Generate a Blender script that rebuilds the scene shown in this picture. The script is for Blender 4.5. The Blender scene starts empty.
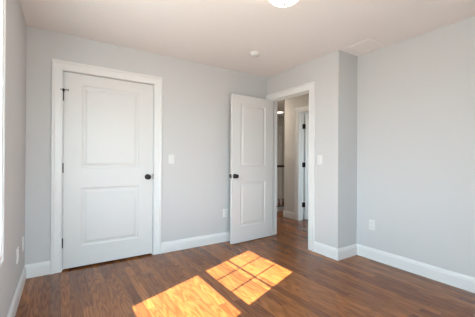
import bpy, bmesh, math
from mathutils import Vector, Matrix
C = bpy.context.scene
COL = C.collection

# ------------------------------------------------------------ camera
cam_d = bpy.data.cameras.new('camera')
cam_d.sensor_width = 36.0
cam_d.lens = 270.85 / 475 * 36.0
cam_d.clip_start = 0.02
cam = bpy.data.objects.new('camera', cam_d)
COL.objects.link(cam)
TH, PITCH, ROLL = 0.5759, 0.0027, 0.0060
s_, c_ = math.sin(TH), math.cos(TH)
F = Vector((s_*math.cos(PITCH), c_*math.cos(PITCH), math.sin(PITCH)))
R0 = Vector((c_, -s_, 0)); U0 = R0.cross(F)
RR = R0*math.cos(ROLL) + U0*math.sin(ROLL)
UU = U0*math.cos(ROLL) - R0*math.sin(ROLL)
M = Matrix((RR, UU, -F)).transposed().to_4x4()
M.translation = Vector((0, 0, 1.161))
cam.matrix_world = M
C.camera = cam

# ------------------------------------------------------------ world, sun, exposure
C.view_settings.view_transform = 'Standard'
C.view_settings.look = 'None'
C.view_settings.gamma = 1
C.view_settings.use_curve_mapping = False
C.view_settings.exposure = 0.42
W = bpy.data.worlds.new('sky'); C.world = W; W.use_nodes = True
bg = W.node_tree.nodes['Background']
bg.inputs['Strength'].default_value = 16.0
def sky_gradient():          # pale sky above the horizon, sunlit ground and neighbouring walls below it
    nt = W.node_tree
    tc = nt.nodes.new('ShaderNodeTexCoord'); sp = nt.nodes.new('ShaderNodeSeparateXYZ'); r = nt.nodes.new('ShaderNodeValToRGB')
    mr = nt.nodes.new('ShaderNodeMapRange'); mr.inputs[1].default_value = -1; mr.inputs[2].default_value = 1
    nt.links.new(tc.outputs['Generated'], sp.inputs[0]); nt.links.new(sp.outputs[2], mr.inputs[0]); nt.links.new(mr.outputs[0], r.inputs[0])
    e = r.color_ramp.elements
    e[0].position = 0.0; e[0].color = (0.44, 0.42, 0.38, 1)
    e[1].position = 1.0; e[1].color = (0.50, 0.74, 1.0, 1)
    a = e.new(0.48); a.color = (0.56, 0.54, 0.50, 1)
    a = e.new(0.52); a.color = (0.78, 0.92, 1.0, 1)
    nt.links.new(r.outputs[0], bg.inputs['Color'])
sky_gradient()
sd = bpy.data.lights.new('sun', 'SUN')
sd.energy = 36.0; sd.angle = 0.004; sd.color = (1.0, 0.88, 0.62)
sun = bpy.data.objects.new('sun', sd); COL.objects.link(sun)
TAN_E = 0.79
sun_dir = Vector((1.0, 0.373, -math.hypot(1, 0.373)*TAN_E)).normalized()
sun.rotation_euler = sun_dir.to_track_quat('-Z', 'Y').to_euler()
sun.location = (-5, -1, 5)
def portal(name, loc, rot, sx, sy):
    d = bpy.data.lights.new(name, 'AREA'); d.shape = 'RECTANGLE'; d.size = sx; d.size_y = sy
    d.cycles.is_portal = True
    o = bpy.data.objects.new(name, d); COL.objects.link(o); o.location = loc; o.rotation_euler = rot

# ------------------------------------------------------------ dimensions
H = 2.44
XL, YB, XD, YJ, XR = -0.292, 3.303, 2.687, 1.997, 3.053
YS = -0.45            # wall behind the camera
WT = 0.12             # wall thickness
XH = 3.80             # wall across the hall
YH = 4.10             # its far end, where the stairs begin
YE = 6.15             # end of the hall
XE = 6.10

# ------------------------------------------------------------ materials
def mat(name, col, rough=0.5, metal=0.0, spec=0.5, bump=0.0, bscale=200, emit=None, es=0):
    m = bpy.data.materials.new(name); m.use_nodes = True
    nt = m.node_tree; b = nt.nodes['Principled BSDF']
    b.inputs['Base Color'].default_value = (*col, 1)
    b.inputs['Roughness'].default_value = rough
    b.inputs['Metallic'].default_value = metal
    b.inputs['Specular IOR Level'].default_value = spec
    if emit:
        b.inputs['Emission Color'].default_value = (*emit, 1); b.inputs['Emission Strength'].default_value = es
    if bump:
        tc = nt.nodes.new('ShaderNodeTexCoord'); n = nt.nodes.new('ShaderNodeTexNoise')
        n.inputs['Scale'].default_value = bscale; n.inputs['Detail'].default_value = 3
        bp = nt.nodes.new('ShaderNodeBump'); bp.inputs['Strength'].default_value = bump; bp.inputs['Distance'].default_value = 0.002
        nt.links.new(tc.outputs['Object'], n.inputs['Vector'])
        nt.links.new(n.outputs['Fac'], bp.inputs['Height']); nt.links.new(bp.outputs['Normal'], b.inputs['Normal'])
    return m
M_WALL = mat('wall_paint', (0.595, 0.597, 0.605), 0.75, spec=0.25, bump=0.12, bscale=260)
M_HALL = mat('hall_wall_paint', (0.60, 0.585, 0.57), 0.75, spec=0.25, bump=0.12, bscale=260)
M_CEIL = mat('ceiling_paint', (0.86, 0.84, 0.835), 0.9, spec=0.1, bump=0.1, bscale=200)
M_TRIM = mat('trim_paint', (0.76, 0.765, 0.77), 0.32, spec=0.45)
M_DOOR = mat('door_paint', (0.69, 0.69, 0.69), 0.38, spec=0.45, bump=0.05, bscale=120)
M_BLACK = mat('oil_rubbed_bronze', (0.022, 0.019, 0.018), 0.32, metal=0.7)
M_DARKW = mat('dark_rail_wood', (0.035, 0.020, 0.014), 0.3)
M_PLAST = mat('white_plastic', (0.74, 0.74, 0.735), 0.35)
M_SLOT = mat('dark_slot', (0.03, 0.03, 0.03), 0.6)
M_NICKEL = mat('brushed_nickel', (0.62, 0.58, 0.53), 0.3, metal=1.0)
M_VENTD = mat('duct_grey', (0.55, 0.54, 0.53), 0.7)
M_BOWL = mat('glowing_bowl_glass', (0.9, 0.85, 0.75), 0.25, emit=(1.0, 0.88, 0.72), es=5.0)
M_HFILL = mat('hall_fill_diffuser', (0.9, 0.88, 0.8), 0.3, emit=(1.0, 0.86, 0.68), es=62.0)  # strong glow for the added fill lamp in the hall
M_FLAMP = mat('recessed_lamp_diffuser', (0.9, 0.88, 0.8), 0.3, emit=(1.0, 0.88, 0.74), es=2.0)
M_BRONZE = mat('aged_brass', (0.22, 0.16, 0.10), 0.4, metal=0.8)
M_VENT = mat('vent_enamel', (0.86, 0.85, 0.84), 0.45)
M_VINYL = mat('window_vinyl', (0.82, 0.82, 0.82), 0.35)

def glass():
    m = bpy.data.materials.new('window_glass'); m.use_nodes = True; nt = m.node_tree
    for n in list(nt.nodes):
        if n.type == 'BSDF_PRINCIPLED': nt.nodes.remove(n)
    out = nt.nodes['Material Output']
    t = nt.nodes.new('ShaderNodeBsdfTransparent'); t.inputs[0].default_value = (0.96, 0.98, 0.97, 1)
    g = nt.nodes.new('ShaderNodeBsdfGlossy'); g.inputs['Roughness'].default_value = 0.02
    mx = nt.nodes.new('ShaderNodeMixShader'); mx.inputs[0].default_value = 0.06
    nt.links.new(t.outputs[0], mx.inputs[1]); nt.links.new(g.outputs[0], mx.inputs[2]); nt.links.new(mx.outputs[0], out.inputs[0])
    return m
M_GLASS = glass()

def wood_floor():
    m = bpy.data.materials.new('oak_strip_floor'); m.use_nodes = True; nt = m.node_tree; L = nt.links; N = nt.nodes
    b = N['Principled BSDF']
    def nd(t, **k):
        n = N.new(t)
        for a, v in k.items(): setattr(n, a, v)
        return n
    def mth(op, a, bb=None, c=None):
        n = nd('ShaderNodeMath', operation=op)
        for i, v in enumerate((a, bb, c)):
            if v is None: continue
            if isinstance(v, (int, float)): n.inputs[i].default_value = v
            else: L.new(v, n.inputs[i])
        return n.outputs[0]
    tc = nd('ShaderNodeTexCoord'); sp = nd('ShaderNodeSeparateXYZ'); L.new(tc.outputs['Object'], sp.inputs[0])
    X, Y = sp.outputs[0], sp.outputs[1]
    PW, PL = 0.070, 0.95
    xr = mth('DIVIDE', X, PW); row = mth('FLOOR', xr); fx = mth('FRACT', xr)
    wn = nd('ShaderNodeTexWhiteNoise', noise_dimensions='1D'); L.new(row, wn.inputs['W'])
    yo = mth('ADD', mth('DIVIDE', Y, PL), mth('MULTIPLY', wn.outputs['Value'], 7.3))
    pl = mth('FLOOR', yo); fy = mth('FRACT', yo)
    cb = nd('ShaderNodeCombineXYZ'); L.new(row, cb.inputs[0]); L.new(pl, cb.inputs[1])
    w2 = nd('ShaderNodeTexWhiteNoise', noise_dimensions='3D'); L.new(cb.outputs[0], w2.inputs['Vector'])
    rnd = w2.outputs['Value']
    # grain coordinates, shifted for each board
    off = mth('MULTIPLY', rnd, 37.0)
    gx = mth('ADD', X, off); gy = mth('ADD', mth('MULTIPLY', Y, 0.12), off)
    g = nd('ShaderNodeCombineXYZ'); L.new(gx, g.inputs[0]); L.new(gy, g.inputs[1]); L.new(off, g.inputs[2])
    # cathedral figure: contour lines of a slow noise
    n1 = nd('ShaderNodeTexNoise'); n1.inputs['Scale'].default_value = 9.0; n1.inputs['Detail'].default_value = 2.0
    n1.inputs['Roughness'].default_value = 0.4
    L.new(g.outputs[0], n1.inputs['Vector'])
    rings = mth('SINE', mth('MULTIPLY', n1.outputs['Fac'], 78.0))
    rings = mth('MULTIPLY_ADD', rings, 0.5, 0.5)
    rings = mth('POWER', rings, 1.7)
    # fine pores
    gx2 = nd('ShaderNodeCombineXYZ'); L.new(gx, gx2.inputs[0]); L.new(mth('MULTIPLY', gy, 0.35), gx2.inputs[1]); L.new(off, gx2.inputs[2])
    n2 = nd('ShaderNodeTexNoise'); n2.inputs['Scale'].default_value = 170.0; n2.inputs['Detail'].default_value = 3.0
    L.new(gx2.outputs[0], n2.inputs['Vector'])
    # broad mottling of the stain
    n3 = nd('ShaderNodeTexNoise'); n3.inputs['Scale'].default_value = 3.0; n3.inputs['Detail'].default_value = 3.0
    L.new(tc.outputs['Object'], n3.inputs['Vector'])
    r1 = nd('ShaderNodeValToRGB')
    r1.color_ramp.elements[0].position = 0.0; r1.color_ramp.elements[0].color = (0.150, 0.052, 0.020, 1)
    r1.color_ramp.elements[1].position = 1.0; r1.color_ramp.elements[1].color = (0.380, 0.142, 0.044, 1)
    e = r1.color_ramp.elements.new(0.5); e.color = (0.255, 0.092, 0.030, 1)
    L.new(mth('ADD', mth('MULTIPLY', rnd, 0.75), mth('MULTIPLY', n3.outputs['Fac'], 0.25)), r1.inputs[0])
    def mixc(f, a, col, mode='MULTIPLY'):
        n = nd('ShaderNodeMix', data_type='RGBA', blend_type=mode)
        if isinstance(f, (int, float)): n.inputs[0].default_value = f
        else: L.new(f, n.inputs[0])
        L.new(a, n.inputs[6]); n.inputs[7].default_value = col
        return n.outputs[2]
    c = mixc(mth('MULTIPLY', rings, 0.62), r1.outputs[0], (0.50, 0.42, 0.38, 1))
    pm = nd('ShaderNodeMapRange'); pm.inputs[1].default_value = 0.52; pm.inputs[2].default_value = 0.70
    L.new(n2.outputs['Fac'], pm.inputs[0])
    c = mixc(mth('MULTIPLY', pm.outputs[0], 0.55), c, (0.45, 0.38, 0.34, 1))
    # seams between boards
    ex = mth('LESS_THAN', mth('MINIMUM', fx, mth('SUBTRACT', 1.0, fx)), 0.012)
    ey = mth('LESS_THAN', mth('MINIMUM', fy, mth('SUBTRACT', 1.0, fy)), 0.0012)
    seam = mth('MAXIMUM', ex, ey)
    c = mixc(mth('MULTIPLY', seam, 0.75), c, (0.22, 0.16, 0.14, 1))
    L.new(c, b.inputs['Base Color'])
    rg = mth('ADD', 0.13, mth('MULTIPLY', n2.outputs['Fac'], 0.12))
    L.new(rg, b.inputs['Roughness'])
    b.inputs['Specular IOR Level'].default_value = 0.38
    bp = nd('ShaderNodeBump'); bp.inputs['Strength'].default_value = 0.25; bp.inputs['Distance'].default_value = 0.001
    L.new(mth('SUBTRACT', 1.0, mth('ADD', seam, mth('MULTIPLY', n2.outputs['Fac'], 0.35))), bp.inputs['Height'])
    L.new(bp.outputs['Normal'], b.inputs['Normal'])
    return m
M_FLOOR = wood_floor()

# ------------------------------------------------------------ helpers
def link(name, bm, m, parent=None, loc=None, smooth=False, bevel=0, bseg=2):
    bmesh.ops.recalc_face_normals(bm, faces=bm.faces)
    me = bpy.data.meshes.new(name); bm.to_mesh(me); bm.free()
    ms = m if isinstance(m, (list, tuple)) else [m]
    for q in ms: me.materials.append(q)
    if smooth:
        for p in me.polygons: p.use_smooth = True
    o = bpy.data.objects.new(name, me); COL.objects.link(o)
    if parent: o.parent = parent
    if loc: o.location = loc
    if bevel:
        md = o.modifiers.new('bevel', 'BEVEL'); md.width = bevel; md.segments = bseg; md.limit_method = 'ANGLE'; md.angle_limit = math.radians(40)
    return o
def tag(o, label, cat, group=None, kind=None):
    o['label'] = label; o['category'] = cat
    if group: o['group'] = group
    if kind: o['kind'] = kind
    return o
def empty(name, loc, rz=0):
    o = bpy.data.objects.new(name, None); COL.objects.link(o); o.location = loc; o.rotation_euler = (0, 0, rz)
    o.empty_display_size = 0.05
    return o
def box(bm, x0, x1, y0, y1, z0, z1, mi=0):
    v = [bm.verts.new((x, y, z)) for x in (x0, x1) for y in (y0, y1) for z in (z0, z1)]
    for idx in ((0,1,3,2), (4,6,7,5), (0,4,5,1), (2,3,7,6), (0,2,6,4), (1,5,7,3)):
        f = bm.faces.new([v[i] for i in idx]); f.material_index = mi
def slab(axis, p0, p1, As, Zs, holes):
    """solid slab between p0 and p1 along axis; grid As x Zs in the other two axes; holes = cells left open"""
    bm = bmesh.new(); cache = {}
    def V(a, z, p):
        k = (a, z, p)
        if k not in cache:
            co = {0: (p, As[a], Zs[z]), 1: (As[a], p, Zs[z]), 2: (As[a], Zs[z], p)}[axis]
            cache[k] = bm.verts.new(co)
        return cache[k]
    solid = lambda i, j: 0 <= i < len(As)-1 and 0 <= j < len(Zs)-1 and (i, j) not in holes
    for i in range(len(As)-1):
        for j in range(len(Zs)-1):
            if not solid(i, j): continue
            bm.faces.new([V(i, j, p0), V(i+1, j, p0), V(i+1, j+1, p0), V(i, j+1, p0)])
            bm.faces.new([V(i, j, p1), V(i, j+1, p1), V(i+1, j+1, p1), V(i+1, j, p1)])
            for (di, dj, a, b_) in ((-1,0,(i,j),(i,j+1)), (1,0,(i+1,j),(i+1,j+1)), (0,-1,(i,j),(i+1,j)), (0,1,(i,j+1),(i+1,j+1))):
                if not solid(i+di, j+dj):
                    bm.faces.new([V(*a, p0), V(*b_, p0), V(*b_, p1), V(*a, p1)])
    return bm
def lathe(bm, prof, mtx=Matrix.Identity(4), n=32, mi=0):
    """profile (radius, height) revolved about local z, moved by mtx"""
    rings = []
    for r, z in prof:
        if r < 1e-6: rings.append([bm.verts.new(mtx @ Vector((0, 0, z)))])
        else: rings.append([bm.verts.new(mtx @ Vector((r*math.cos(2*math.pi*k/n), r*math.sin(2*math.pi*k/n), z))) for k in range(n)])
    for a, b_ in zip(rings, rings[1:]):
        for k in range(n):
            k2 = (k+1) % n
            if len(a) == 1 and len(b_) == 1: continue
            if len(a) == 1: vs = [a[0], b_[k], b_[k2]]
            elif len(b_) == 1: vs = [a[k], a[k2], b_[0]]
            else: vs = [a[k], a[k2], b_[k2], b_[k]]
            f = bm.faces.new(vs); f.material_index = mi; f.smooth = True
def frame_sweep(bm, mapf, path, prof, closed=False):
    """mitred moulding: path of corners [(a,z)], prof [(d outward from opening, o proud of wall)];
    offsets are taken diagonally at corners"""
    n = len(path); rows = []
    for i, (a, z) in enumerate(path):
        P = Vector(path[i])
        dirs = []
        if i > 0 or closed:
            d = (P - Vector(path[i-1])).normalized(); dirs.append(Vector((-d.y, d.x)))
        if i < n-1 or closed:
            d = (Vector(path[(i+1) % n]) - P).normalized(); dirs.append(Vector((-d.y, d.x)))
        m = dirs[0] if len(dirs) == 1 else (dirs[0]+dirs[1]) / (1 + dirs[0].dot(dirs[1]))
        rows.append([bm.verts.new(mapf(a + m.x*d_, z + m.y*d_, o_)) for d_, o_ in prof])
    segs = n if closed else n-1
    for i in range(segs):
        A, B = rows[i], rows[(i+1) % n]
        for k in range(len(prof)):
            k2 = (k+1) % len(prof)
            bm.faces.new([A[k], A[k2], B[k2], B[k]])
    if not closed:
        bm.faces.new(rows[0]); bm.faces.new(rows[-1][::-1])
CAS = [(0, 0), (0, .011), (.006, .015), (.012, .012), (.066, .014), (.072, .020), (.078, .022), (.092, .022), (.095, .018), (.095, 0)]

# ------------------------------------------------------------ structure
XO = XL - 0.14
bm = slab(2, -0.08, 0.0, [XO, XR+WT, XH+0.06, XE+WT], [YS-WT, YH+0.55, 5.45, YE+WT], {(2, 1)})
flo = link('floor', bm, M_FLOOR); tag(flo, 'brown stained oak strip floor running through room and hall', 'floor', kind='structure')
bm = slab(2, H, H+0.1, [XO, XE+WT], [YS-WT, YE+WT], set())
cei = link('ceiling', bm, M_CEIL); tag(cei, 'off-white painted ceiling over the room', 'ceiling', kind='structure')
def wall(name, label, axis, p0, p1, As, Zs, holes=set(), m=None):
    o = link(name, slab(axis, p0, p1, As, Zs, holes), m or M_WALL)
    return tag(o, label, 'wall', kind='structure')
D1A, D1B, DT = 0.005, 0.937, 2.064        # closet opening
WY0, WY1, WZ0, WZ1 = 1.091, 1.970, 0.625, 2.095   # left window opening
wall('wall_left', 'grey wall at the left edge with a window and two outlets', 0, XO, XL, [YS-WT, WY0, WY1, 4.1], [0, WZ0, WZ1, H], {(1, 1)})
wall('wall_back', 'light grey wall holding the closed closet door', 1, YB, YB+WT, [XL, D1A, D1B, XD], [0, DT, H], {(1, 0)})
DY0, DY1 = 2.434, 3.205                    # doorway opening
wall('wall_doorway', 'light grey wall right of the open door, around the doorway', 0, XD, XD+WT, [YJ, DY0, DY1, YE], [0, DT, H], {(1, 0)})
wall('wall_return', 'short grey wall segment turning the corner to the right wall', 1, YJ, YJ+WT, [XD+WT, XH], [0, H])
wall('wall_right', 'pale blue-grey wall on the right side', 0, XR, XR+WT, [YS-WT, YJ], [0, H])
BX0, BX1 = 0.0, 1.05  # opening for the added window behind the camera
wall('wall_front', 'grey wall behind the camera with an added, unseen window', 1, YS-WT, YS, [XL, BX0, BX1, XR], [0, WZ0, WZ1, H], {(1, 1)})
# closet enclosure
wall('wall_closet', 'closet back wall behind the closed door', 1, 4.0, 4.1, [XL, XD], [0, H])
# hall
HY0, HY1 = 2.94, 3.70
wall('wall_hall', 'warm grey wall across the hall, seen through the doorway', 0, XH, XH+WT, [YJ, HY0, HY1, YH], [0, DT, H], {(1, 0)}, m=M_HALL)
wall('wall_stairs', 'wall turning the corner beside the stairs', 1, YH-WT, YH, [XH+WT, XE], [0, H], m=M_HALL)
FX0, FX1 = 4.62, 5.38
wall('wall_hall_end', 'taupe wall at the end of the hall behind the stair railing', 1, YE-WT, YE, [XD+WT, FX0, FX1, XE], [0, DT, H], {(1, 0)}, m=M_HALL)
wall('wall_hall_side', 'side wall of the stairwell', 0, XE, XE+WT, [0.9, YE+WT], [0, H], m=M_HALL)
# bedroom across the hall
wall('wall_bedroom', 'wall of the bedroom across the hall, with an added window opening', 1, 0.9, 1.02, [XR+WT, 4.3, 5.4, XE], [0, 0.7, 2.05, H], {(1, 1)})
wall('wall_bedroom_side', 'side wall of the bedroom across the hall', 0, XR+WT, XR+WT+0.1, [1.02, YJ], [0, H])
# stairwell below the floor opening
bm = bmesh.new()
x0, x1, y0, y1 = XH+0.06, XE, YH+0.55, 5.45
st = slab(2, -2.7, -2.6, [x0-.1, x1+.1], [y0-.1, y1+.1], set())
link('floor_lower', st, M_FLOOR)['kind'] = 'structure'
for nm, ax, p0, p1, As in (('a', 0, x0-.1, x0, [y0-.1, y1+.1]), ('b', 0, x1, x1+.1, [y0-.1, y1+.1]), ('c', 1, y0-.1, y0, [x0, x1]), ('d', 1, y1, y1+.1, [x0, x1])):
    w = wall('wall_stairwell', 'grey lower wall of the open stairwell, '+{'a': 'left', 'b': 'right', 'c': 'near', 'd': 'far'}[nm]+' side', ax, p0, p1, As, [-2.6, -0.08], m=M_HALL)
    w.name = {'a': 'wall_stairwell_left', 'b': 'wall_stairwell_right', 'c': 'wall_stairwell_front', 'd': 'wall_stairwell_back'}[nm]
# far room niche behind the hall-end door
bm = slab(1, YE+.10, YE+WT, [XD+WT, XE], [0, H], set())
tag(link('wall_beyond', bm, M_HALL), 'wall closing the passage behind the far hall door', 'wall', kind='structure')

# baseboards -------------------------------------------------------
BP = [(0, 0), (.014, 0), (.014, .098), (.011, .104), (.011, .112), (.005, .124), (.004, .132), (0, .132)]
def baseboard(name, label, pts, m=None):
    """pts: floor polyline, room to the right-hand side of travel"""
    bm = bmesh.new(); rows = []; n = len(pts)
    for i, p in enumerate(pts):
        P = Vector(p); ds = []
        if i > 0: d = (P-Vector(pts[i-1])).normalized(); ds.append(Vector((d.y, -d.x)))
        if i < n-1: d = (Vector(pts[i+1])-P).normalized(); ds.append(Vector((d.y, -d.x)))
        m_ = ds[0] if len(ds) == 1 else (ds[0]+ds[1])/(1+ds[0].dot(ds[1]))
        rows.append([bm.verts.new((P.x+m_.x*o, P.y+m_.y*o, z)) for o, z in BP])
    for A, B in zip(rows, rows[1:]):
        for k in range(len(BP)):
            k2 = (k+1) % len(BP); bm.faces.new([A[k], A[k2], B[k2], B[k]])
    bm.faces.new(rows[0]); bm.faces.new(rows[-1][::-1])
    o = link(name, bm, M_TRIM); tag(o, label, 'baseboard', kind='structure')
    return o
CW = 0.095
baseboard('baseboard_left', 'white baseboard along the left wall to the closet casing', [(XL, YS), (XL, YB), (D1A-CW+.005, YB)])
baseboard('baseboard_back', 'white baseboard between closet and open door', [(D1B+CW-.005, YB), (XD-.02, YB)])
baseboard('baseboard_right', 'white baseboard around the outside corner and along the right wall', [(XD, DY0-CW+.005), (XD, YJ), (XR, YJ), (XR, YS), (XL+.02, YS)])
baseboard('baseboard_hall', 'white baseboard on the hall wall corner through the doorway', [(XH, HY1+CW), (XH, YH), (XH+1.2, YH)][::-1])
baseboard('baseboard_hall_near', 'white baseboard on the hall side of the doorway wall', [(XD+WT, DY1+CW), (XD+WT, YE-WT), (FX0-CW, YE-WT)][::1])

# ------------------------------------------------------------ doors
PZ = [(0.230, 0.845), (1.060, 1.935)]
def leaf_mesh(w, h, t, px0, px1, z0=0.009):
    """two-panel moulded leaf, x 0..w, y 0..t (0 = camera side), z z0..h"""
    bm = bmesh.new()
    rings = [(0, 0), (.006, .006), (.016, .0085), (.026, .0085), (.050, .002), (.054, .002)]
    for side in (0, 1):
        Yf = lambda d: d if side == 0 else t-d
        xs = [0, px0, px1, w]; zs = [z0, PZ[0][0], PZ[0][1], PZ[1][0], PZ[1][1], h]
        G = [[bm.verts.new((x, Yf(0), z)) for z in zs] for x in xs]
        for i in range(3):
            for j in range(5):
                if i == 1 and j in (1, 3):
                    a = [G[1][j], G[2][j], G[2][j+1], G[1][j+1]]
                    X0, X1, Z0, Z1 = px0, px1, zs[j], zs[j+1]
                    for ins, dep in rings[1:]:
                        b_ = [bm.verts.new(q) for q in ((X0+ins, Yf(dep), Z0+ins), (X1-ins, Yf(dep), Z0+ins), (X1-ins, Yf(dep), Z1-ins), (X0+ins, Yf(dep), Z1-ins))]
                        for k in range(4): bm.faces.new([a[k], a[(k+1) % 4], b_[(k+1) % 4], b_[k]])
                        a = b_
                    bm.faces.new(a)
                else: bm.faces.new([G[i][j], G[i+1][j], G[i+1][j+1], G[i][j+1]])
        if side == 0: G0 = G
        else: G1 = G
    for i in range(3):
        for j in (0, 5): bm.faces.new([G0[i][j], G0[i+1][j], G1[i+1][j], G1[i][j]])
    for j in range(5):
        for i in (0, 3): bm.faces.new([G0[i][j], G0[i][j+1], G1[i][j+1], G1[i][j]])
    return bm
def knob_bm(sgn):
    """rosette + neck + ball knob pointing along -y (sgn -1) or +y"""
    bm = bmesh.new()
    m = Matrix.Rotation(math.radians(90), 4, 'X') if sgn < 0 else Matrix.Rotation(math.radians(-90), 4, 'X')
    lathe(bm, [(0, .012), (.012, .012), (.0115, .030), (.016, .034), (.024, .040), (.0285, .049), (.0285, .056), (.024, .064), (.014, .068), (0, .069)], m, 28)
    return bm
def rosette_bm(sgn):
    bm = bmesh.new()
    m = Matrix.Rotation(math.radians(90), 4, 'X') if sgn < 0 else Matrix.Rotation(math.radians(-90), 4, 'X')
    lathe(bm, [(0, 0), (.033, 0), (.033, .003), (.030, .007), (.018, .010), (.014, .013), (0, .013)], m, 28)
    return bm
def add_knob(parent, x, y, z, sgn):
    k = link('door_knob', knob_bm(sgn), M_BLACK, parent, (x, y, z), smooth=True)
    link('rosette', rosette_bm(sgn), M_BLACK, k, smooth=True)
    return k
def hinge_bm():
    bm = bmesh.new()
    lathe(bm, [(0, -.050), (.004, -.050), (.0065, -.046), (.0065, .046), (.004, .050), (0, .052)], n=16)
    return bm
def add_hinge(parent, x, y, z, leafs):
    h = link('hinge', hinge_bm(), M_BLACK, parent, (x, y, z))
    bm = bmesh.new()
    for (a0, a1, b0, b1) in leafs: box(bm, a0, a1, b0, b1, -.045, .045)
    link('hinge_leaf', bm, M_BLACK, h)
    return h
def jamb_bm(mapf, a0, a1, depth, zt, tk=0.018, stop=None):
    """lining of an opening; mapf(a, z, o); o runs 0..-depth into the wall; stop=(o0,o1)"""
    bm = bmesh.new()
    def B(A0, A1, Z0, Z1, O0, O1):
        v = [bm.verts.new(mapf(a, z, o)) for a in (A0, A1) for z in (Z0, Z1) for o in (O0, O1)]
        for idx in ((0,1,3,2), (4,6,7,5), (0,4,5,1), (2,3,7,6), (0,2,6,4), (1,5,7,3)): bm.faces.new([v[i] for i in idx])
    B(a0, a0+tk*.3, 0, zt, 0, -depth); B(a1-tk*.3, a1, 0, zt, 0, -depth); B(a0+tk*.3, a1-tk*.3, zt-tk*.3, zt, 0, -depth)
    if stop:
        s0, s1 = stop
        B(a0+tk*.3, a0+tk*.3+.011, 0, zt-tk*.3, s0, s1); B(a1-tk*.3-.011, a1-tk*.3, 0, zt-tk*.3, s0, s1)
        B(a0+tk*.3+.011, a1-tk*.3-.011, zt-tk*.3-.011, zt-tk*.3, s0, s1)
    return bm
def casing_obj(parent, mapf, a0, a1, zt, rev=False):
    bm = bmesh.new()
    path = [(a0, 0.0), (a0, zt), (a1, zt), (a1, 0.0)]
    frame_sweep(bm, mapf, path, CAS)
    return link('door_casing', bm, M_TRIM, parent)

# door_1: the closed closet door
d1 = empty('door_1', (D1A+.008, YB, 0)); tag(d1, 'closed white two-panel closet door with black knob and three hinges', 'door', kind='structure')
LW = D1B-D1A-.018
m1 = lambda a, z, o: (a, -o, z)                     # local: wall face y=0, proud = -y
leaf1 = link('door_leaf', leaf_mesh(LW, 2.052, .035, .165, LW-.165, .019), M_DOOR, d1, (0.001, .006, 0), bevel=.0012, bseg=1)
link('door_frame', jamb_bm(m1, -.008, D1B-D1A-.008, WT, DT, stop=(-.044, -.062)), M_TRIM, d1)
casing_obj(d1, m1, -.006, D1B-D1A-.010, DT-.002)
add_knob(d1, LW-.062, .006, .944, -1)
for z in (.29, 1.06, 1.80): hg = add_hinge(d1, -.002, -.001, z, [(-.0065, .0, .0050, .0070), (0, .0065, .0050, .0070)])
bm = bmesh.new(); box(bm, LW-.001, LW+.005, -.003, .010, .915, .980); link('strike_plate', bm, M_BLACK, d1)
# hinge-pin door stop on the top hinge
bm = bmesh.new()
rx = Matrix.Translation((-.002, -.022, 1.862)) @ Matrix.Rotation(math.radians(90), 4, 'Y')
lathe(bm, [(0, -.026), (.005, -.026), (.007, -.022), (.0035, -.018), (.003, .036), (.0065, .038), (.0065, .046), (0, .047)], rx, 14)
lathe(bm, [(0, -.014), (.011, -.014), (.011, .012), (.004, .016), (0, .016)], Matrix.Translation((-.002, -.009, 1.860)), 14)
link('hinge_door_stop', bm, M_BLACK, d1)

# door_2: open door folded back from the doorway
ang = math.radians(183.2)
HINX, HINY = XD-.006, 3.192
d2 = empty('door_2', (XD, DY1, 0)); tag(d2, 'white two-panel door standing open against the back wall', 'door', kind='structure')
def m2(a, z, o): return (-o, a, z)
link('door_frame', jamb_bm(m2, DY0-DY1, 0, WT, DT, stop=(-.040, -.056)), M_TRIM, d2)
casing_obj(d2, lambda a, z, o: (-o, a, z), DY0-DY1+.001, -.001, DT-.002)
# hall side casing
casing_obj(d2, lambda a, z, o: (WT+o, a, z), DY0-DY1, 0, DT-.002)
sw = bpy.data.objects.new('door_leaf', link('tmp', leaf_mesh(.752, 2.052, .035, .146, .752-.146), M_DOOR).data)
bpy.data.objects.remove(bpy.data.objects['tmp']); sw.data.name = 'door_leaf'
COL.objects.link(sw); sw.parent = d2
# leaf local x runs from hinge to free edge; local y=0 face looks +y after the turn, y=t face looks at the camera
sw.location = (HINX-XD, HINY-DY1-.002, 0); sw.rotation_euler = (0, 0, ang)
md = sw.modifiers.new('bevel', 'BEVEL'); md.width = .0012; md.segments = 1; md.limit_method = 'ANGLE'; md.angle_limit = math.radians(40)
add_knob(sw, .752-.048, .035, .930, 1); add_knob(sw, .752-.048, 0, .930, -1)
bm = bmesh.new(); box(bm, .751, .7535, .006, .029, .902, .958); lp = link('latch_plate', bm, M_BLACK, sw)
bm = bmesh.new(); lathe(bm, [(0, 0), (.007, 0), (.007, .008), (.004, .011), (0, .011)], Matrix.Translation((.7535, .0175, .930)) @ Matrix.Rotation(math.radians(90), 4, 'Y'), 12)
link('latch_bolt', bm, M_BLACK, lp)
for z in (.29, 1.06, 1.80): add_hinge(d2, HINX-XD+.002, HINY-DY1+.004, z, [(0, .016, .0, .002), (-.016, 0, .0, -.002)])

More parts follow.
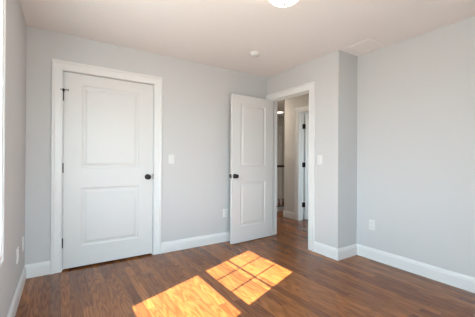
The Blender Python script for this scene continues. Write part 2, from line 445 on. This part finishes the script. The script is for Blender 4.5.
# door_3: door of the bedroom across the hall, opened away
d3 = empty('door_3', (XH, HY1, 0)); tag(d3, 'white hall door with black hinges opened into the room across the hall', 'door', kind='structure')
link('door_frame', jamb_bm(lambda a, z, o: (-o, a, z), HY0-HY1, 0, WT, DT, stop=(-.050, -.066)), M_TRIM, d3)
casing_obj(d3, lambda a, z, o: (-o, a, z), HY0-HY1, 0, DT-.002)
casing_obj(d3, lambda a, z, o: (WT+o, a, z), HY0-HY1, 0, DT-.002)
sw3 = link('door_leaf', leaf_mesh(.752, 2.052, .035, .146, .752-.146), M_DOOR, d3, (WT+.012, -.042, 0), bevel=.0012, bseg=1)
sw3.rotation_euler = (0, 0, math.radians(-1.0))
add_knob(sw3, .752-.06, 0, .948, -1); add_knob(sw3, .752-.06, .035, .948, 1)
for z in (.29, 1.06, 1.80): add_hinge(d3, WT+.004, -.008, z, [(-.040, .0, -.0005, .0022), (.002, .0078, -.036, -.006)])

# door_4: closed door at the end of the hall
d4 = empty('door_4', (FX0, YE-WT, 0)); tag(d4, 'closed white door at the far end of the hall', 'door', kind='structure')
link('door_frame', jamb_bm(m1, 0, FX1-FX0, WT, DT, stop=(-.044, -.060)), M_TRIM, d4)
casing_obj(d4, m1, 0, FX1-FX0, DT-.002)
link('door_leaf', leaf_mesh(FX1-FX0-.016, 2.052, .035, .14, FX1-FX0-.156), M_DOOR, d4, (.008, .006, 0))
add_knob(d4, .07, .006, .948, -1)

# ------------------------------------------------------------ windows
def window(name, label, loc, rz, w, z0, z1, depth, grille=True):
    """local: x 0..w along wall, wall room face y=0, outdoors +y"""
    e = empty(name, loc, rz); tag(e, label, 'window', kind='structure')
    fr = bmesh.new(); j = .014
    box(fr, 0, j, 0, depth, z0, z1); box(fr, w-j, w, 0, depth, z0, z1)
    box(fr, j, w-j, 0, depth, z1-j, z1); box(fr, j, w-j, 0, depth, z0, z0+j)
    link('window_frame', fr, M_TRIM, e)
    c = bmesh.new(); frame_sweep(c, m1, [(0.004, z0+.004), (0.004, z1-.004), (w-.004, z1-.004), (w-.004, z0+.004)], [(d*.62, o*.9) for d, o in CAS], closed=True)
    link('window_casing', c, M_TRIM, e)
    s = bmesh.new(); box(s, j, w-j, .002, depth-.095, z0+j, z0+j+.006)
    link('window_sill', s, M_TRIM, e, bevel=.002)
    st, zm = .030, 1.333
    for nm, a, b_, y0, lo, hi in (('lower_sash', z0+j, zm+.016, depth-.090, .046, .034), ('upper_sash', zm-.016, z1-j, depth-.052, .034, .042)):
        bm = bmesh.new(); t = .034
        box(bm, j, j+st, y0, y0+t, a, b_); box(bm, w-j-st, w-j, y0, y0+t, a, b_)
        box(bm, j+st, w-j-st, y0, y0+t, a, a+lo); box(bm, j+st, w-j-st, y0, y0+t, b_-hi, b_)
        so = link(nm, bm, M_VINYL, e)
        gx0, gx1, gz0, gz1 = j+st, w-j-st, a+lo, b_-hi
        g = bmesh.new(); box(g, gx0, gx1, y0+.015, y0+.019, gz0, gz1); link('glass_pane', g, M_GLASS, so)
        if nm == 'upper_sash' and grille:
            g = bmesh.new()
            for k in (1, 2): box(g, gx0+(gx1-gx0)*k/3-.008, gx0+(gx1-gx0)*k/3+.008, y0+.019, y0+.028, gz0, gz1)
            box(g, gx0, gx1, y0+.0195, y0+.0275, (gz0+gz1)/2-.008, (gz0+gz1)/2+.008)
            link('window_grille', g, M_VINYL, so)
    return e
window('window_1', 'white double-hung window in the left wall, its casing at the left edge', (XL, WY0, 0), math.radians(90), WY1-WY0, WZ0, WZ1, .14)
window('window_fill_front', 'unseen double-hung window added behind the camera to let light in', (BX1, YS, 0), math.radians(180), BX1-BX0, WZ0, WZ1, WT)  # added out of view to light the surfaces facing the camera
window('window_fill_bedroom', 'unseen window added to the bedroom across the hall to let light in', (5.4, 1.02, 0), math.radians(180), 1.1, .7, 2.05, WT, False)  # added out of view so daylight reaches the open leaf and the hall
portal('portal_left', (XO-.02, (WY0+WY1)/2, 1.33), (0, math.radians(-90), 0), 1.45, .9)
portal('portal_front', ((BX0+BX1)/2, YS-WT-.02, 1.33), (math.radians(90), 0, 0), .95, 1.45)
portal('portal_bedroom', (4.85, .88, 1.37), (math.radians(90), 0, 0), 1.1, 1.35)

# ------------------------------------------------------------ switches and outlets (local: plate at y=0 facing -y)
def plate_bm(w=.072, h=.117, t=.006):
    bm = bmesh.new()
    v0 = [bm.verts.new(q) for q in ((-w/2, 0, -h/2), (w/2, 0, -h/2), (w/2, 0, h/2), (-w/2, 0, h/2))]
    v1 = [bm.verts.new((v.co.x, -t*.45, v.co.z)) for v in v0]
    v2 = [bm.verts.new((v.co.x*(1-.006/w*2), -t, v.co.z*(1-.006/h*2))) for v in v0]
    for A, B in ((v0, v1), (v1, v2)):
        for k in range(4): bm.faces.new([A[k], A[(k+1) % 4], B[(k+1) % 4], B[k]])
    bm.faces.new(v2); bm.faces.new(v0[::-1])
    return bm
def outlet(loc, rz, label):
    e = empty('wall_outlet', loc, rz); tag(e, label, 'outlet')
    link('cover_plate', plate_bm(), M_PLAST, e)
    for z in (.0195, -.0195):
        bm = bmesh.new()
        pts = [(.0165*math.cos(a), max(-.0135, min(.0135, .0175*math.sin(a)))) for a in [2*math.pi*k/24 for k in range(24)]]
        A = [bm.verts.new((x, -.0055, q)) for x, q in pts]; B = [bm.verts.new((x*.96, -.0085, q*.96)) for x, q in pts]
        for k in range(24): bm.faces.new([A[k], A[(k+1) % 24], B[(k+1) % 24], B[k]])
        bm.faces.new(B); bm.faces.new(A[::-1])
        r = link('receptacle', bm, M_PLAST, e, (0, 0, z))
        bm = bmesh.new()
        box(bm, -.0072, -.0052, -.0089, -.008, -.002, .007); box(bm, .0052, .0072, -.0089, -.008, -.001, .006)
        lathe(bm, [(0, .0), (.0024, 0), (.0024, .0009), (0, .0009)], Matrix.Translation((0, -.008, -.0075)) @ Matrix.Rotation(math.radians(90), 4, 'X'), 12)
        link('socket_slots', bm, M_SLOT, r)
    bm = bmesh.new(); lathe(bm, [(0, 0), (.003, 0), (.003, .001), (0, .0014)], Matrix.Translation((0, -.0058, 0)) @ Matrix.Rotation(math.radians(90), 4, 'X'), 12)
    link('screw', bm, M_PLAST, e)
    return e
def light_switch(loc, rz, label):
    e = empty('light_switch', loc, rz); tag(e, label, 'light switch')
    link('cover_plate', plate_bm(), M_PLAST, e)
    bm = bmesh.new()
    v = [bm.verts.new(q) for q in ((-.0165, -.0055, -.033), (.0165, -.0055, -.033), (.0165, -.0055, .033), (-.0165, -.0055, .033))]
    w = [bm.verts.new(q) for q in ((-.016, -.0070, -.032), (.016, -.0070, -.032), (.016, -.0105, .032), (-.016, -.0105, .032))]
    for k in range(4): bm.faces.new([v[k], v[(k+1) % 4], w[(k+1) % 4], w[k]])
    bm.faces.new(w); bm.faces.new(v[::-1])
    link('rocker', bm, M_PLAST, e)
    for z in (-.048, .048):
        bm = bmesh.new(); lathe(bm, [(0, 0), (.0028, 0), (.0028, .001), (0, .0014)], Matrix.Translation((0, -.0058, z)) @ Matrix.Rotation(math.radians(90), 4, 'X'), 12)
        link('screw', bm, M_PLAST, e)
    return e
light_switch((1.157, YB, 1.155), 0, 'white rocker light switch on the wall right of the closed closet door')
light_switch((XD, 2.262, 1.158), math.radians(-90), 'white light switch on the wall right of the doorway')
outlet((1.945, YB, .40), 0, 'white wall outlet low beside the free edge of the open door')
outlet((XR, 1.801, .40), math.radians(-90), 'white wall outlet low on the pale blue right wall')
outlet((XL, 2.770, .385), math.radians(90), 'white outlet on the left wall nearer the window casing, farther from the closet')
outlet((XL, 3.130, .385), math.radians(90), 'white outlet on the left wall nearest the corner beside the closet door')

# ------------------------------------------------------------ ceiling lamp
LX, LY = 1.382, 1.500
la = empty('ceiling_lamp', (LX, LY, H)); tag(la, 'glowing flush bowl ceiling lamp with a small finial, cut by the top edge', 'ceiling lamp')
bm = bmesh.new(); lathe(bm, [(0, 0), (.145, 0), (.148, -.010), (.140, -.028), (.130, -.030), (0, -.030)], n=48); link('lamp_base', bm, M_NICKEL, la)
bm = bmesh.new(); lathe(bm, [(.130, -.028)] + [(.132*math.cos(t), -.030-.090*math.sin(t)) for t in [math.pi/2*k/12 for k in range(12)]] + [(0, -.120)], n=48); link('lamp_bowl', bm, M_BOWL, la)
bm = bmesh.new(); lathe(bm, [(0, -.116), (.012, -.117), (.013, -.113), (.006, -.117), (.009, -.123), (.006, -.130), (0, -.132)], n=20); link('finial', bm, M_BRONZE, la)
# hall: lamp above the stairs, then an added fill lamp out of view
hl = empty('hall_ceiling_light', (4.90, 5.50, H)); tag(hl, 'lit flush ceiling lamp far down the hall above the stairs', 'ceiling lamp')
bm = bmesh.new(); lathe(bm, [(0, 0), (.12, 0), (.12, -.012), (0, -.012)], n=32); link('lamp_base', bm, M_NICKEL, hl)
bm = bmesh.new(); lathe(bm, [(.11, -.010), (.108, -.020), (0, -.022)], n=32); link('lamp_bowl', bm, M_FLAMP, hl)
hall_fill = empty('hall_ceiling_light', (3.3, 4.7, H)); tag(hall_fill, 'unseen bowl lamp added to brighten the near part of the hall', 'ceiling lamp')  # added, unseen: brightens the hall walls and floor
bm = bmesh.new(); lathe(bm, [(0, 0), (.15, 0), (.15, -.02), (0, -.02)], n=32); link('lamp_base', bm, M_NICKEL, hall_fill)
bm = bmesh.new(); lathe(bm, [(.14, -.018), (.135, -.05), (.10, -.075), (0, -.085)], n=32); link('lamp_bowl', bm, M_HFILL, hall_fill)
# smoke detector
sm = empty('smoke_detector', (1.942, 2.615, H)); tag(sm, 'small round white smoke detector on the ceiling', 'smoke detector')
bm = bmesh.new(); lathe(bm, [(0, 0), (.066, 0), (.066, -.010), (.062, -.014), (0, -.014)], n=40); link('mounting_base', bm, M_PLAST, sm)
bm = bmesh.new(); lathe(bm, [(.056, -.013), (.056, -.022), (.052, -.032), (.040, -.038), (0, -.040)], n=40); link('detector_cover', bm, M_PLAST, sm)
bm = bmesh.new(); lathe(bm, [(0, -.037), (.012, -.038), (.012, -.042), (0, -.042)], Matrix.Translation((.018, -.018, 0)), n=16); link('test_button', bm, M_VENTD, sm)
# ceiling register
vt = empty('ceiling_vent', (2.845, 1.775, H)); tag(vt, 'white square louvred air vent on the ceiling above the wall corner', 'air vent')
bm = bmesh.new()
frame_sweep(bm, lambda a, z, o: (a, z, -o), [(-.115, -.110), (-.115, .110), (.115, .110), (.115, -.110)], [(0, 0), (0, .009), (.020, .008), (.032, .002), (.032, 0)], closed=True)
link('vent_frame', bm, M_VENT, vt)
bm = bmesh.new(); box(bm, -.115, .115, -.110, .110, -.0012, -.0002); link('vent_backing', bm, M_VENTD, vt)
for k in range(9):
    y = -.098 + k*.0245
    bm = bmesh.new(); q = [(y-.008, -.0015), (y+.009, -.0085), (y+.011, -.0075), (y-.006, -.0013)]
    A = [bm.verts.new((-.113, a, b_)) for a, b_ in q]; B = [bm.verts.new((.113, a, b_)) for a, b_ in q]
    for i in range(4): bm.faces.new([A[i], A[(i+1) % 4], B[(i+1) % 4], B[i]])
    bm.faces.new(A); bm.faces.new(B[::-1]); link('vent_blade', bm, M_VENT, vt)

# ------------------------------------------------------------ stair railing in the hall
YR = YH+0.50
sr = empty('stair_railing', (XH+.03, YR, 0)); tag(sr, 'stair railing with dark handrail and white balusters, beyond the doorway', 'stair railing')
bm = bmesh.new(); box(bm, 0, XE-XH-.03, -.030, .030, .0, .105); link('curb', bm, M_TRIM, sr)
bm = bmesh.new(); box(bm, 0, XE-XH-.03, -.036, .036, .105, .130); link('shoe_rail', bm, M_DARKW, sr, bevel=.003)
bm = bmesh.new()
pr = [(-.030, 0), (.030, 0), (.034, .018), (.030, .038), (.016, .050), (-.016, .050), (-.030, .038), (-.034, .018)]
A = [bm.verts.new((0, a, .985+b_)) for a, b_ in pr]; B = [bm.verts.new((XE-XH-.03, a, .985+b_)) for a, b_ in pr]
for i in range(8): bm.faces.new([A[i], A[(i+1) % 8], B[(i+1) % 8], B[i]])
bm.faces.new(A[::-1]); bm.faces.new(B); link('handrail', bm, M_DARKW, sr)
bmb = bmesh.new(); box(bmb, -.015, .015, -.015, .015, .130, .26); lathe(bmb, [(.012, .255), (.017, .28), (.011, .31), (.015, .40), (.013, .75), (.009, .985)], n=10)
first = None
for k in range(17):
    x = .10+.12*k
    if first is None: first = link('baluster', bmb, M_TRIM, sr, (x, 0, 0))
    else:
        b2 = first.copy(); COL.objects.link(b2); b2.parent = sr; b2.location = (x, 0, 0)
